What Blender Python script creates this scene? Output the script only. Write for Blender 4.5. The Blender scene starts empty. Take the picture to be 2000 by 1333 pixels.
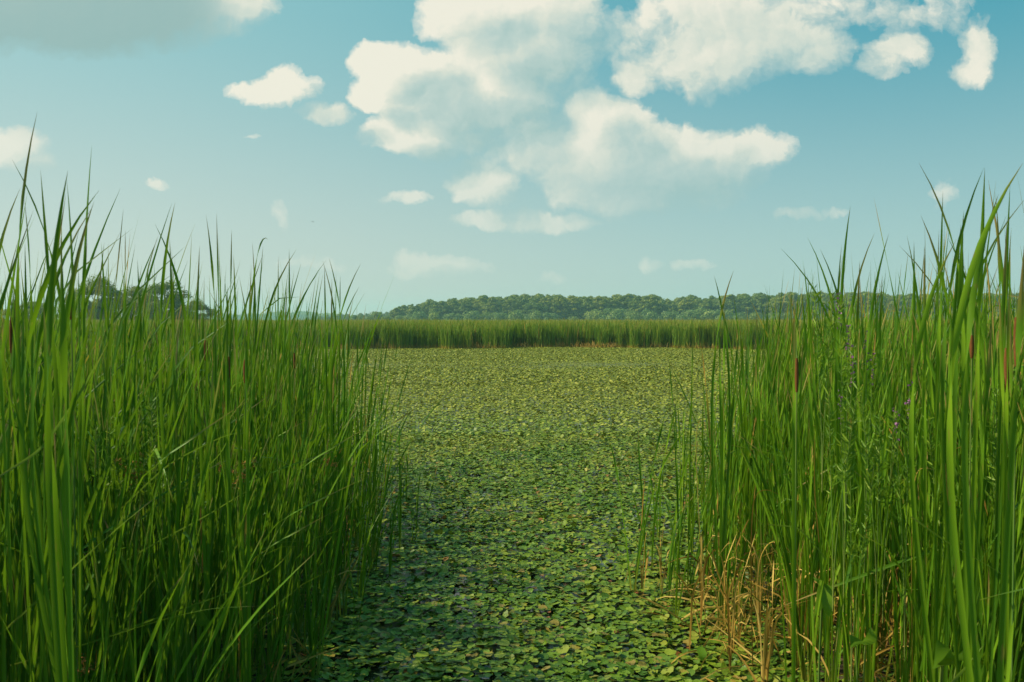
import bpy, math, random
import numpy as np
R = math.radians
rng = np.random.default_rng(7)
random.seed(7)
SC = bpy.context.scene
COL = SC.collection

# ------------------------------------------------------------------ camera
F = 1650.0            # focal length in pixels of a 2000 px wide picture
EYE = 2.3
PITCH = R(1.44)
cam_d = bpy.data.cameras.new('camera')
cam_d.sensor_width = 36
cam_d.lens = 36 * F / 2000
cam_d.clip_start = 0.05
cam_d.clip_end = 20000
cam_d.dof.use_dof = True
cam_d.dof.focus_distance = 14
cam_d.dof.aperture_fstop = 7.0
cam = bpy.data.objects.new('camera', cam_d)
COL.objects.link(cam)
cam.location = (0, 0, EYE)
cam.rotation_euler = (R(90) - PITCH, 0, 0)
SC.camera = cam

def at(px, py, Y):
    """world point at depth Y for a position in the 2000x1333 picture"""
    dx = (px - 1000) / F
    dy = (666.5 - py) / F
    v = np.array([dx, math.cos(PITCH) + dy * math.sin(PITCH), -math.sin(PITCH) + dy * math.cos(PITCH)])
    v *= Y / v[1]
    return v + np.array([0, 0, EYE])

def ground_at(px, py):
    d = at(px, py, 1.0) - np.array([0, 0, EYE])
    t = -EYE / d[2]
    return d[0] * t, d[1] * t

# ------------------------------------------------------------------ exposure
SC.view_settings.view_transform = 'Standard'
SC.view_settings.look = 'None'
SC.view_settings.gamma = 1
SC.view_settings.exposure = 0.35
SC.cycles.max_bounces = 8
SC.cycles.diffuse_bounces = 3
SC.cycles.glossy_bounces = 2
SC.cycles.transmission_bounces = 4
SC.cycles.volume_bounces = 1
SC.cycles.use_denoising = True

# ------------------------------------------------------------------ sun
SUN_EL = R(43)
SUN_AZ = R(-88)      # from the view direction (+Y), negative = to the left
sd = np.array([math.cos(SUN_EL) * math.sin(SUN_AZ), math.cos(SUN_EL) * math.cos(SUN_AZ), math.sin(SUN_EL)])
ld = bpy.data.lights.new('sun', 'SUN')
ld.energy = 5.0
ld.angle = R(0.5)
ld.color = (1.0, 0.90, 0.70)
sun = bpy.data.objects.new('sun', ld)
COL.objects.link(sun)
from mathutils import Vector
sun.rotation_euler = Vector(sd).to_track_quat('Z', 'Y').to_euler()

# ------------------------------------------------------------------ node helper
class NG:
    def __init__(s, tree):
        s.t = tree; s.n = tree.nodes; s.l = tree.links
    def node(s, typ, **kw):
        n = s.n.new(typ)
        for k, v in kw.items():
            setattr(n, k, v)
        return n
    def put(s, sock, v):
        if isinstance(v, bpy.types.NodeSocket):
            s.l.new(v, sock)
        elif v is not None:
            sock.default_value = v
    def m(s, op, a, b=None, c=None, clamp=False):
        n = s.node('ShaderNodeMath', operation=op, use_clamp=clamp)
        s.put(n.inputs[0], a)
        if b is not None: s.put(n.inputs[1], b)
        if c is not None: s.put(n.inputs[2], c)
        return n.outputs[0]
    def v(s, op, a, b=None, c=None):
        n = s.node('ShaderNodeVectorMath', operation=op)
        s.put(n.inputs[0], a)
        if b is not None:
            if op == 'SCALE': s.put(n.inputs['Scale'], b)
            else: s.put(n.inputs[1], b)
        if c is not None: s.put(n.inputs[2], c)
        return n.outputs['Value'] if op in ('LENGTH', 'DOT_PRODUCT', 'DISTANCE') else n.outputs['Vector']
    def noise(s, vec, scale, detail=4, rough=0.55, dist=0.0, lac=2.0, color=False):
        n = s.node('ShaderNodeTexNoise')
        if vec is not None: s.put(n.inputs['Vector'], vec)
        n.inputs['Scale'].default_value = scale
        n.inputs['Detail'].default_value = detail
        n.inputs['Roughness'].default_value = rough
        n.inputs['Distortion'].default_value = dist
        n.inputs['Lacunarity'].default_value = lac
        return n.outputs['Color'] if color else n.outputs['Fac']
    def smooth(s, x, a, b, lo=0.0, hi=1.0):
        n = s.node('ShaderNodeMapRange', interpolation_type='SMOOTHSTEP')
        s.put(n.inputs[0], x)
        n.inputs[1].default_value = a; n.inputs[2].default_value = b
        n.inputs[3].default_value = lo; n.inputs[4].default_value = hi
        return n.outputs[0]
    def mix(s, f, a, b, blend='MIX'):
        n = s.node('ShaderNodeMix', data_type='RGBA', blend_type=blend)
        s.put(n.inputs[0], f); s.put(n.inputs[6], c4(a)); s.put(n.inputs[7], c4(b))
        return n.outputs[2]
    def ramp(s, x, stops):
        n = s.node('ShaderNodeValToRGB')
        s.put(n.inputs[0], x)
        e = n.color_ramp.elements
        while len(e) < len(stops): e.new(0.5)
        for k, (p, c) in enumerate(stops):
            e[k].position = p; e[k].color = c4(c)
        return n.outputs[0]
def c4(c):
    if isinstance(c, bpy.types.NodeSocket): return c
    if isinstance(c, (int, float)): return (c, c, c, 1)
    return tuple(c) + (1,) if len(c) == 3 else tuple(c)
def srgb(r, g, b):
    f = lambda u: (u / 255 / 12.92) if u <= 10 else ((u / 255 + 0.055) / 1.055) ** 2.4
    return (f(r), f(g), f(b))

# ------------------------------------------------------------------ world: sky and clouds
W = bpy.data.worlds.new('World')
SC.world = W
W.use_nodes = True
W.cycles.sampling_method = 'MANUAL'
W.cycles.sample_map_resolution = 256
# cloud lobes: centre x, y and half width, half height in the picture's own units, weight, all turned into sky directions
CLOUDS = [
    (752,128,60,44,1), (735,180,50,34,.9), (800,155,78,60,1.1), (870,200,110,62,1.2), (810,262,95,44,1.0), (960,190,110,66,1.1), (1010,95,130,80,1.1), (925,25,100,62,1),
    (1060,25,105,70,.9), (1085,130,70,60,.5), (915,275,45,24,.6), (1010,250,120,42,.6),
    (1145,225,60,50,.95), (1185,262,90,64,1.1), (1085,290,110,52,.75), (1250,318,190,74,1.25), (1390,318,110,54,.9), (1478,296,62,36,.7), (1215,386,105,36,.95), (1340,370,100,40,.7),
    (1130,362,70,50,.7), (1000,292,60,30,.6), (948,356,62,48,.75), (935,330,40,26,.6),
    (950,432,62,16,.55), (1070,437,85,18,.58), (1125,442,50,13,.48),
    (550,172,62,26,.62), (556,150,30,24,.6), (640,222,50,20,.6), (500,170,40,16,.5),
    (1350,118,110,66,.62), (1252,150,42,34,.62), (1480,70,130,70,.66), (1570,100,95,50,.6), (1390,15,140,55,.45), (1580,15,110,46,.45), (1190,60,110,52,.30),
    (1755,100,50,30,.5), (1720,132,46,26,.5), (1905,90,36,42,.6), (1890,130,34,32,.55), (1800,20,110,34,.2),
    (160,5,290,84,1.2), (330,5,150,62,.8), (430,5,90,32,.8), (10,288,62,36,.66), (62,322,36,24,.4), (50,85,60,14,.28),
    (312,346,28,11,.38), (797,390,38,12,.36), (540,420,18,26,.28), (805,503,34,16,.36), (860,520,90,16,.25), (1592,422,52,10,.28), (1832,382,30,26,.25), (508,272,14,8,.25),
    (1267,520,20,16,.3), (1345,522,34,10,.3), (640,520,60,14,.22), (1075,545,24,14,.25),
]
def dir_uv(px, py):
    d = at(px, py, 1.0) - np.array([0, 0, EYE])
    return d[0], d[2]
grp = bpy.data.node_groups.new('cloud_lobes', 'ShaderNodeTree')
grp.interface.new_socket('P', in_out='INPUT', socket_type='NodeSocketVector')
grp.interface.new_socket('Field', in_out='OUTPUT', socket_type='NodeSocketFloat')
g = NG(grp)
gi = g.node('NodeGroupInput'); go = g.node('NodeGroupOutput')
acc = None
for (cx, cy, rx, ry, w) in CLOUDS:
    u, vv = dir_uv(cx, cy)
    d = g.v('MULTIPLY_ADD', gi.outputs[0], (F / rx, F / ry, 0), (-u * F / rx, -vv * F / ry, 0))
    q = g.m('MULTIPLY_ADD', g.v('DOT_PRODUCT', d, d), -0.5 * w, w * 0.82)      # w at the middle, falling off as a bowl
    if acc is None: acc = q
    else:
        n = g.node('ShaderNodeMath', operation='SMOOTH_MAX')
        g.put(n.inputs[0], acc); g.put(n.inputs[1], q); n.inputs[2].default_value = 0.12
        acc = n.outputs[0]
grp.links.new(g.m('MAXIMUM', acc, -1.0), go.inputs[0])

w = NG(W.node_tree)
w.n.clear()
EXI = 2 ** -0.35
tc = w.node('ShaderNodeTexCoord')
sep = w.node('ShaderNodeSeparateXYZ'); w.l.new(tc.outputs['Generated'], sep.inputs[0])
X, Y, Z = sep.outputs
yy = w.m('MAXIMUM', Y, 0.12)
comb = w.node('ShaderNodeCombineXYZ')
w.put(comb.inputs[0], w.m('DIVIDE', X, yy)); w.put(comb.inputs[1], w.m('DIVIDE', Z, yy))
P = comb.outputs[0]
def centered(col, amp):
    return w.v('SCALE', w.v('SUBTRACT', col, (0.5, 0.5, 0.5)), amp)
warp = w.v('ADD', centered(w.noise(P, 8, 2, .5, color=True), 0.045), centered(w.noise(P, 26, 6, .68, color=True), 0.036))
Pw = w.v('ADD', P, w.v('MULTIPLY', warp, (1, 0.8, 0)))
SUNUV = (-0.80, 0.60)
def off(p, k): return w.v('ADD', p, (SUNUV[0] * k, SUNUV[1] * k, 0))
def field(p):
    gnode = w.node('ShaderNodeGroup'); gnode.node_tree = grp
    w.put(gnode.inputs[0], p)
    return gnode.outputs[0]
def billow(p, sc, det, ro): return w.m('SUBTRACT', w.noise(p, sc, det, ro), 0.5)
b0 = billow(Pw, 13, 5, 0.55); b1 = billow(off(Pw, 0.016), 13, 5, 0.55)
c0 = billow(Pw, 46, 4, 0.6); c1 = billow(off(Pw, 0.006), 46, 3, 0.6)
g0 = field(Pw); g1 = field(off(Pw, 0.050))
f0 = w.m('ADD', w.m('MULTIPLY_ADD', g0, 1.75, 0.0), w.m('ADD', w.m('MULTIPLY', b0, 1.7), w.m('MULTIPLY', c0, 0.9)))
shape = w.m('MULTIPLY', w.m('SUBTRACT', g0, g1), 0.55)               # rim towards the sun is lit, the far side greys
lumps = w.m('MULTIPLY', w.m('SUBTRACT', b0, b1), 1.15)
fine = w.m('MULTIPLY', w.m('SUBTRACT', c0, c1), 0.30)
under = w.m('MULTIPLY', w.smooth(g1, 0.20, 0.85), 0.36)
lit2 = w.m('SUBTRACT', w.m('ADD', w.m('ADD', shape, 0.66), w.m('ADD', lumps, fine)), under, clamp=True)
soft = w.m('MULTIPLY_ADD', lit2, -0.55, 1.0)
alpha = w.m('POWER', w.m('DIVIDE', w.m('SUBTRACT', f0, 0.02), soft, clamp=True), 0.85, clamp=True)
cl = w.v('SCALE', w.ramp(lit2, [(0.0, srgb(166, 197, 193)), (0.35, srgb(190, 210, 203)), (0.68, srgb(219, 225, 211)), (0.98, srgb(243, 239, 222))]), EXI)
# the cloud at the top left is seen from its grey underside
ul = w.m('MULTIPLY', w.smooth(w.v('DISTANCE', P, tuple(dir_uv(170, 10)) + (0,)), 0.11, 0.19, 1, 0), 0.9)
cl = w.mix(ul, cl, w.v('SCALE', srgb(150, 184, 181), EXI))
# thin the veils of the upper right
sky = w.node('ShaderNodeTexSky', sky_type='NISHITA')
sky.sun_disc = False
sky.sun_elevation = SUN_EL
sky.sun_rotation = SUN_AZ
sky.altitude = 0
sky.air_density = 1.0; sky.dust_density = 2.0; sky.ozone_density = 1.5
SKY_S = 0.10
nish = w.v('SCALE', sky.outputs[0], SKY_S)
el = w.m('ARCSINE', w.m('MINIMUM', w.m('MAXIMUM', Z, -1.0), 1.0))
side = w.smooth(w.m('DIVIDE', X, w.m('SQRT', w.m('ADD', w.m('MULTIPLY', X, X), w.m('MULTIPLY', Y, Y)))), -0.62, 0.55)
hgt = w.smooth(el, R(-2), R(22))
tint = w.mix(hgt, w.mix(side, srgb(208, 218, 206), srgb(180, 211, 205)), w.mix(side, srgb(148, 201, 202), srgb(66, 162, 180)))
# grade of the photograph's sky: pull the physical sky towards its teal
base = w.mix(0.90, nish, w.v('SCALE', tint, EXI))
skyc = w.mix(w.m('MULTIPLY', alpha, w.smooth(el, R(1), R(15), 0.32, 0.96)), base, cl)
# below the horizon: dull ground light
skyc = w.mix(w.smooth(el, R(-3), R(-0.5)), (0.03, 0.05, 0.02), skyc)
bg = w.node('ShaderNodeBackground'); w.put(bg.inputs[0], skyc); bg.inputs[1].default_value = 1.0
wo = w.node('ShaderNodeOutputWorld'); w.l.new(bg.outputs[0], wo.inputs[0])

# ------------------------------------------------------------------ scene helpers
def tag(o, label=None, cat=None, group=None, kind=None):
    if label: o['label'] = label
    if cat: o['category'] = cat
    if group: o['group'] = group
    if kind: o['kind'] = kind
    return o
def mesh_np(name, V, Q, UV=None, smooth=True):
    """V (n,3); Q (m,k) faces all with k corners; UV (n,2) per vertex"""
    V = np.ascontiguousarray(V, dtype=np.float32).reshape(-1, 3)
    Q = np.ascontiguousarray(Q, dtype=np.int32)
    k = Q.shape[1]
    me = bpy.data.meshes.new(name)
    me.vertices.add(len(V)); me.vertices.foreach_set('co', V.ravel())
    me.loops.add(Q.size); me.loops.foreach_set('vertex_index', Q.ravel())
    me.polygons.add(len(Q))
    me.polygons.foreach_set('loop_start', np.arange(0, Q.size, k, dtype=np.int32))
    if smooth:
        me.polygons.foreach_set('use_smooth', np.ones(len(Q), dtype=bool))
    if UV is not None:
        uvl = me.uv_layers.new(name='UVMap')
        uvl.data.foreach_set('uv', np.ascontiguousarray(np.asarray(UV, dtype=np.float32)[Q.ravel()]).ravel())
    me.update(calc_edges=True)
    return me
def link(name, me, mat=None, parent=None, loc=(0, 0, 0)):
    o = bpy.data.objects.new(name, me)
    COL.objects.link(o)
    o.location = loc
    if mat is not None:
        if not me.materials: me.materials.append(mat)
    if parent is not None: o.parent = parent
    return o
class Acc:
    """gathers geometry of one mesh (quads)"""
    def __init__(s): s.V = []; s.Q = []; s.U = []; s.n = 0
    def add(s, V, Q, U):
        V = np.asarray(V, float).reshape(-1, 3)
        s.V.append(V); s.Q.append(np.asarray(Q) + s.n); s.U.append(np.asarray(U, float).reshape(-1, 2)); s.n += len(V)
        return s
    def mesh(s, name, smooth=True):
        return mesh_np(name, np.concatenate(s.V), np.concatenate(s.Q), np.concatenate(s.U), smooth)

def sweep(Pt, width, phi, rnd, v0=0.0, v1=1.0, prof=None, fold=0.16, tp_=0.20):
    """Pt (N,S,3) centre lines -> ribbon leaves with a folded cross section"""
    N, S, _ = Pt.shape
    T = np.gradient(Pt, axis=1)
    T /= np.linalg.norm(T, axis=2, keepdims=True) + 1e-9
    ref = np.tile(np.array([0.0, 1.0, 0.0]), (N, S, 1))
    S0 = np.cross(T, ref); S0 /= np.linalg.norm(S0, axis=2, keepdims=True) + 1e-9
    N0 = np.cross(T, S0)
    c, s_ = np.cos(phi)[..., None], np.sin(phi)[..., None]
    side = c * S0 + s_ * N0
    nor = np.cross(T, side)
    t = np.linspace(0, 1, S)
    if prof is None:
        prof = np.clip(np.minimum(0.75 + 1.2 * t, 1.0), 0, 1) * np.clip((1 - t) / tp_, 0.01, 1) ** 0.85
    hw = (np.asarray(width)[:, None] * prof[None, :])[..., None] * 0.5
    V = np.stack([Pt - side * hw, Pt - nor * hw * fold * 2, Pt + side * hw], axis=2)      # N,S,3,3
    i = np.arange(N)[:, None, None] * (S * 3) + np.arange(S - 1)[None, :, None] * 3 + np.arange(2)[None, None, :]
    Q = np.stack([i, i + 1, i + 4, i + 3], axis=-1).reshape(-1, 4)
    U = np.empty((N, S, 3, 2)); U[..., 0] = np.asarray(rnd)[:, None, None]
    U[..., 1] = (v0 + (v1 - v0) * t)[None, :, None]
    return V.reshape(-1, 3), Q, U.reshape(-1, 2)

def lean_paths(base, az, th0, kap, L, S, droop=None, tb=None, wob=None):
    N = len(base)
    t = np.linspace(0, 1, S)[None, :]
    th = th0[:, None] + kap[:, None] * t ** 2
    if droop is not None:
        x = np.clip((t - (tb[:, None] - 0.03)) / 0.09, 0, 1)
        th = th + droop[:, None] * x * x * (3 - 2 * x)
    dl = (L / (S - 1))[:, None]
    thm = 0.5 * (th[:, 1:] + th[:, :-1])
    r = np.concatenate([np.zeros((N, 1)), np.cumsum(np.sin(thm) * dl, 1)], 1)
    z = np.concatenate([np.zeros((N, 1)), np.cumsum(np.cos(thm) * dl, 1)], 1)
    Pt = np.empty((N, S, 3))
    Pt[..., 0] = base[:, 0:1] + r * np.cos(az)[:, None]
    Pt[..., 1] = base[:, 1:2] + r * np.sin(az)[:, None]
    Pt[..., 2] = base[:, 2:3] + z
    if wob is not None:
        a = rng.uniform(0, 6.28, N)[:, None]
        Pt[..., 0] += wob * np.sin(a + t * 5.0) * t
        Pt[..., 1] += wob * np.cos(a * 1.7 + t * 4.0) * t
    return Pt

def cattail_blades(bases, heights, nb=(5, 9), S=11, wscale=1.0, droop_p=0.05, spread=1.0, wind=0.05, nodry=False):
    """leaf fans of many cattail plants at once"""
    cnt = rng.integers(nb[0], nb[1], len(bases))
    idx = np.repeat(np.arange(len(bases)), cnt)
    N = len(idx)
    fan = rng.uniform(0, math.pi, len(bases))[idx]
    sgn = np.where(rng.random(N) < 0.5, -1, 1)
    az = fan + np.where(sgn > 0, 0, math.pi) + rng.normal(0, 0.35, N)
    base = np.asarray(bases, float)[idx].copy()
    off = rng.uniform(0.0, 0.03, N)
    base[:, 0] += np.cos(az) * off; base[:, 1] += np.sin(az) * off
    L = np.asarray(heights)[idx] * np.clip(rng.normal(0.82, 0.18, N), 0.35, 1.08)
    th0 = np.abs(rng.normal(0.015, 0.065, N)) * spread
    kap = np.abs(rng.normal(0.03, 0.18, N)) * spread
    droop = np.where(rng.random(N) < droop_p, rng.uniform(0.6, 2.1, N), 0)
    tb = rng.uniform(0.5, 0.86, N)
    Pt = lean_paths(base, az, th0, kap, L, S, droop, tb, 0.02)
    t = np.linspace(0, 1, S)
    Pt[..., 0] += wind * (t ** 2)[None, :] * L[:, None]          # all lean a little with the wind
    width = rng.uniform(0.011, 0.023, N) * wscale
    phi0 = rng.uniform(0, 6.28, N)
    tp = rng.uniform(0.62, 0.88, N)[:, None]
    x = np.clip((t[None] - tp + 0.16) / 0.32, 0, 1)
    phi = phi0[:, None] + rng.normal(0, 0.9, N)[:, None] * t[None, :] + math.pi * x * x * (3 - 2 * x) * np.where(rng.random(N) < .7, 1, 0)[:, None]
    u = rng.random(N)
    if nodry: u = np.where((u * 91.3) % 1 < 0.05, u + 0.06 / 91.3, u)
    return sweep(Pt, width, phi, u)

def bezier(p0, p1, p2, p3, S):
    t = np.linspace(0, 1, S)[:, None]
    return (1 - t) ** 3 * p0 + 3 * (1 - t) ** 2 * t * p1 + 3 * (1 - t) * t * t * p2 + t ** 3 * p3

def tube(pts, rad, n=6, v0=0, v1=1, rnd=.5):
    pts = np.asarray(pts, float); S = len(pts)
    rad = np.broadcast_to(np.asarray(rad, float), (S,))
    T = np.gradient(pts, axis=0); T /= np.linalg.norm(T, axis=1, keepdims=True) + 1e-9
    ref = np.array([0.9, 0.43, 0.1])
    A = np.cross(T, ref); A /= np.linalg.norm(A, axis=1, keepdims=True) + 1e-9
    B = np.cross(T, A)
    a = np.arange(n) / n * 2 * math.pi
    V = pts[:, None, :] + rad[:, None, None] * (np.cos(a)[None, :, None] * A[:, None, :] + np.sin(a)[None, :, None] * B[:, None, :])
    i = np.arange(S - 1)[:, None] * n + np.arange(n)[None, :]
    j = np.arange(S - 1)[:, None] * n + (np.arange(n)[None, :] + 1) % n
    Q = np.stack([i, j, j + n, i + n], -1).reshape(-1, 4)
    U = np.empty((S, n, 2)); U[..., 0] = rnd; U[..., 1] = np.linspace(v0, v1, S)[:, None]
    return V.reshape(-1, 3), Q, U.reshape(-1, 2)

def cards(C, Nn, size, aspect=1.0, rnd=None, tips=None):
    """leaf shaped quads (diamonds) at C facing Nn"""
    N = len(C)
    r = rng.normal(size=(N, 3)) if tips is None else tips
    A = np.cross(Nn, r); A /= np.linalg.norm(A, axis=1, keepdims=True) + 1e-9
    B = np.cross(Nn, A); B /= np.linalg.norm(B, axis=1, keepdims=True) + 1e-9
    s = np.asarray(size)[:, None]
    V = np.stack([C - A * s, C + B * s * aspect, C + A * s, C - B * s * aspect], 1)
    Q = (np.arange(N)[:, None] * 4 + np.arange(4)[None, :])
    U = np.empty((N, 4, 2)); U[..., 0] = (rng.random(N) if rnd is None else rnd)[:, None]; U[..., 1] = [[0, .5, 1, .5]]
    return V.reshape(-1, 3), Q, U.reshape(-1, 2)

# ------------------------------------------------------------------ materials
def new_mat(name):
    m = bpy.data.materials.new(name); m.use_nodes = True
    h = NG(m.node_tree); h.n.clear()
    return m, h
def finish(h, col, rough=0.5, spec=0.4, transl=0.0, tcol=None, bump=None, bumpd=0.01, coat=0.0):
    p = h.node('ShaderNodeBsdfPrincipled')
    h.put(p.inputs['Base Color'], c4(col)); h.put(p.inputs['Roughness'], rough)
    p.inputs['Specular IOR Level'].default_value = spec
    if coat: p.inputs['Coat Weight'].default_value = coat
    if bump is not None:
        b = h.node('ShaderNodeBump'); b.inputs['Distance'].default_value = bumpd; b.inputs['Strength'].default_value = 0.7
        h.put(b.inputs['Height'], bump); h.l.new(b.outputs[0], p.inputs['Normal'])
    out = h.node('ShaderNodeOutputMaterial')
    if transl > 0:
        t = h.node('ShaderNodeBsdfTranslucent'); h.put(t.inputs[0], c4(tcol if tcol is not None else col))
        mx = h.node('ShaderNodeMixShader'); mx.inputs[0].default_value = transl
        h.l.new(p.outputs[0], mx.inputs[1]); h.l.new(t.outputs[0], mx.inputs[2]); h.l.new(mx.outputs[0], out.inputs[0])
    else:
        h.l.new(p.outputs[0], out.inputs[0])
def uv_of(h):
    u = h.node('ShaderNodeUVMap'); s = h.node('ShaderNodeSeparateXYZ'); h.l.new(u.outputs[0], s.inputs[0])
    return s.outputs[0], s.outputs[1]

def blade_mat(name, stops_rand, base_c, tip_c, tipfrom=0.9, dry=0.03, transl=0.34, basefall=0.22):
    m, h = new_mat(name)
    u, v = uv_of(h)
    body = h.ramp(u, stops_rand)
    oi = h.node('ShaderNodeObjectInfo')
    geo = h.node('ShaderNodeNewGeometry')
    fib = h.noise(geo.outputs['Position'], 9, 3, 0.6)
    body = h.mix(h.m('MULTIPLY', fib, 0.5), body, h.mix(0.5, body, (0.12, 0.20, 0.012)))
    c = h.mix(h.smooth(v, 0.0, basefall, 1, 0), body, base_c)
    hash1 = h.m('FRACT', h.m('MULTIPLY', u, 37.7))
    tipf = h.m('ADD', h.m('MULTIPLY', hash1, 0.16), tipfrom - 0.06)
    c = h.mix(h.m('MULTIPLY', h.smooth(h.noise(geo.outputs['Position'], 0.9, 2), 0.40, 0.62), 0.5), c, h.mix(1.0, c, (1.3, 1.1, 0.8), 'MULTIPLY'))
    blot = h.node('ShaderNodeVectorMath', operation='MULTIPLY'); h.l.new(geo.outputs['Position'], blot.inputs[0]); blot.inputs[1].default_value = (60, 60, 9)
    c = h.mix(h.m('MULTIPLY', h.smooth(h.noise(blot.outputs[0], 1.0, 3), 0.62, 0.72), 0.65), c, (0.26, 0.19, 0.04))
    c = h.mix(h.m('MULTIPLY', h.m('SUBTRACT', v, tipf), 14, clamp=True), c, tip_c)
    isdry = h.m('LESS_THAN', h.m('FRACT', h.m('MULTIPLY', u, 91.3)), dry)
    c = h.mix(isdry, c, (0.40, 0.23, 0.05))
    finish(h, c, 0.46, 0.18, transl, h.mix(0.45, c, (0.25, 0.42, 0.01)))
    return m
M = {}
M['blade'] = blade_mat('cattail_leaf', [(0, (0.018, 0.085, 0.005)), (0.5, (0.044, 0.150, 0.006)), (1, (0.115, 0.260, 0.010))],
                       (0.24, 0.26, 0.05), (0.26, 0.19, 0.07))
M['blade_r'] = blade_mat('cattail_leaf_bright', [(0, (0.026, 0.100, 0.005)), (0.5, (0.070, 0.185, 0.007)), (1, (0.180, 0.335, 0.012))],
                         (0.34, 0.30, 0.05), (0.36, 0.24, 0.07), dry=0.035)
M['far_blade'] = blade_mat('far_reed_leaf', [(0, (0.070, 0.165, 0.016)), (0.5, (0.135, 0.245, 0.022)), (1, (0.26, 0.34, 0.03))],
                           (0.55, 0.38, 0.08), (0.34, 0.30, 0.06), tipfrom=0.84, dry=0.04, transl=0.3, basefall=0.22)
M['sedge'] = blade_mat('sedge_leaf', [(0, (0.070, 0.150, 0.020)), (1, (0.140, 0.230, 0.045))], (0.16, 0.2, 0.04), (0.30, 0.22, 0.08), dry=0.0)

m, h = new_mat('dead_leaf'); u, v = uv_of(h)
finish(h, h.ramp(u, [(0, (0.24, 0.13, 0.02)), (0.5, (0.42, 0.26, 0.045)), (1, (0.58, 0.41, 0.11))]), 0.7, 0.2, 0.25); M['dead'] = m
m, h = new_mat('seed_head_velvet')
tcx = h.node('ShaderNodeTexCoord')
finish(h, h.mix(h.noise(tcx.outputs['Object'], 60, 3), (0.10, 0.036, 0.012), (0.21, 0.085, 0.026)), 0.9, 0.1, bump=h.noise(tcx.outputs['Object'], 400, 2), bumpd=0.002); M['velvet'] = m
m, h = new_mat('stalk_skin'); u, v = uv_of(h)
finish(h, h.ramp(v, [(0, (0.18, 0.22, 0.04)), (0.5, (0.08, 0.17, 0.02)), (1, (0.14, 0.19, 0.03))]), 0.5); M['stalk'] = m
m, h = new_mat('broad_leaf'); u, v = uv_of(h)
finish(h, h.mix(u, (0.10, 0.22, 0.015), (0.19, 0.33, 0.02)), 0.4, 0.3, 0.4); M['broad'] = m
m, h = new_mat('herb_leaf'); u, v = uv_of(h)
finish(h, h.ramp(u, [(0, (0.08, 0.18, 0.01)), (0.6, (0.15, 0.28, 0.015)), (1, (0.25, 0.35, 0.02))]), 0.5, 0.3, 0.4); M['herb'] = m
m, h = new_mat('purple_petal'); u, v = uv_of(h)
finish(h, h.mix(u, (0.22, 0.08, 0.20), (0.38, 0.17, 0.32)), 0.6, 0.2, 0.3); M['purple'] = m
m, h = new_mat('rusty_seed'); u, v = uv_of(h)
finish(h, h.mix(u, (0.20, 0.08, 0.02), (0.42, 0.22, 0.05)), 0.8, 0.1, 0.1); M['rust'] = m
m, h = new_mat('bark'); geo = h.node('ShaderNodeNewGeometry')
finish(h, h.mix(h.noise(geo.outputs['Position'], 3, 4), (0.05, 0.04, 0.03), (0.14, 0.12, 0.09)), 0.9, 0.1); M['bark'] = m
def crown_mat(name, a, b, c):
    m, h = new_mat(name); u, v = uv_of(h)
    oi = h.node('ShaderNodeObjectInfo')
    col = h.ramp(u, [(0, a), (0.55, b), (1, c)])
    col = h.mix(oi.outputs['Random'], h.mix(1.0, col, (0.85, 0.88, 0.9), 'MULTIPLY'), h.mix(1.0, col, (1.5, 1.18, 0.75), 'MULTIPLY'))
    finish(h, col, 0.55, 0.25, 0.3)
    return m
M['crown'] = crown_mat('tree_leaf', (0.070, 0.120, 0.012), (0.135, 0.200, 0.018), (0.25, 0.31, 0.03))
M['willow'] = crown_mat('willow_leaf', (0.08, 0.16, 0.03), (0.14, 0.23, 0.045), (0.22, 0.30, 0.06))
# floating leaves
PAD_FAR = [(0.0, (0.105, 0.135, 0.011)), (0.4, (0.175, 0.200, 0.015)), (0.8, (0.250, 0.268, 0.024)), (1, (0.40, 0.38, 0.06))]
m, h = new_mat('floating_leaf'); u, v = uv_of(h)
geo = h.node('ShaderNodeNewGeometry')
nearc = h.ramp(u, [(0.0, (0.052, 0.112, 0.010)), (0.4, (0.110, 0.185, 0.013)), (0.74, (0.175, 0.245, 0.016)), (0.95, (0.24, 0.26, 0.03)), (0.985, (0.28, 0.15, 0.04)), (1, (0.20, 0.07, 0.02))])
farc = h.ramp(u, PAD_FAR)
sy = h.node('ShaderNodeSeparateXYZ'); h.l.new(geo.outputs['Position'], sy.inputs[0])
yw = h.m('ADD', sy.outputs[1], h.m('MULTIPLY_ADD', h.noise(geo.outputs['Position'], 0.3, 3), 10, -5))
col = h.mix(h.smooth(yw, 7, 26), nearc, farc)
patch = h.noise(geo.outputs['Position'], 0.55, 3)
col = h.mix(h.smooth(patch, 0.42, 0.62), col, h.mix(1.0, col, (0.72, 0.88, 0.9), 'MULTIPLY'))
col = h.mix(h.m('MULTIPLY', h.noise(geo.outputs['Position'], 45, 3), 0.5), col, h.mix(1.0, col, (1.2, 1.12, 0.85), 'MULTIPLY'))
vein = h.m('SINE', h.m('MULTIPLY', h.m('FRACT', v), 60))
finish(h, col, h.m('MULTIPLY_ADD', h.noise(geo.outputs['Position'], 20, 2), 0.3, 0.30), 0.28, 0.16, bump=h.noise(geo.outputs['Position'], 70, 3), bumpd=0.006)
M['pad'] = m
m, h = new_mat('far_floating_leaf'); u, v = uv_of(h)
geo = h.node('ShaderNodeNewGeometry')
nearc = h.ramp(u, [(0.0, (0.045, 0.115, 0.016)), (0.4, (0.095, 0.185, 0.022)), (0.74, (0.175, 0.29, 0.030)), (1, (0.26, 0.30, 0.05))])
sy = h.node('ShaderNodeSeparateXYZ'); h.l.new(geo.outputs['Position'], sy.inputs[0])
yw = h.m('ADD', sy.outputs[1], h.m('MULTIPLY_ADD', h.noise(geo.outputs['Position'], 0.3, 3), 10, -5))
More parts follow.
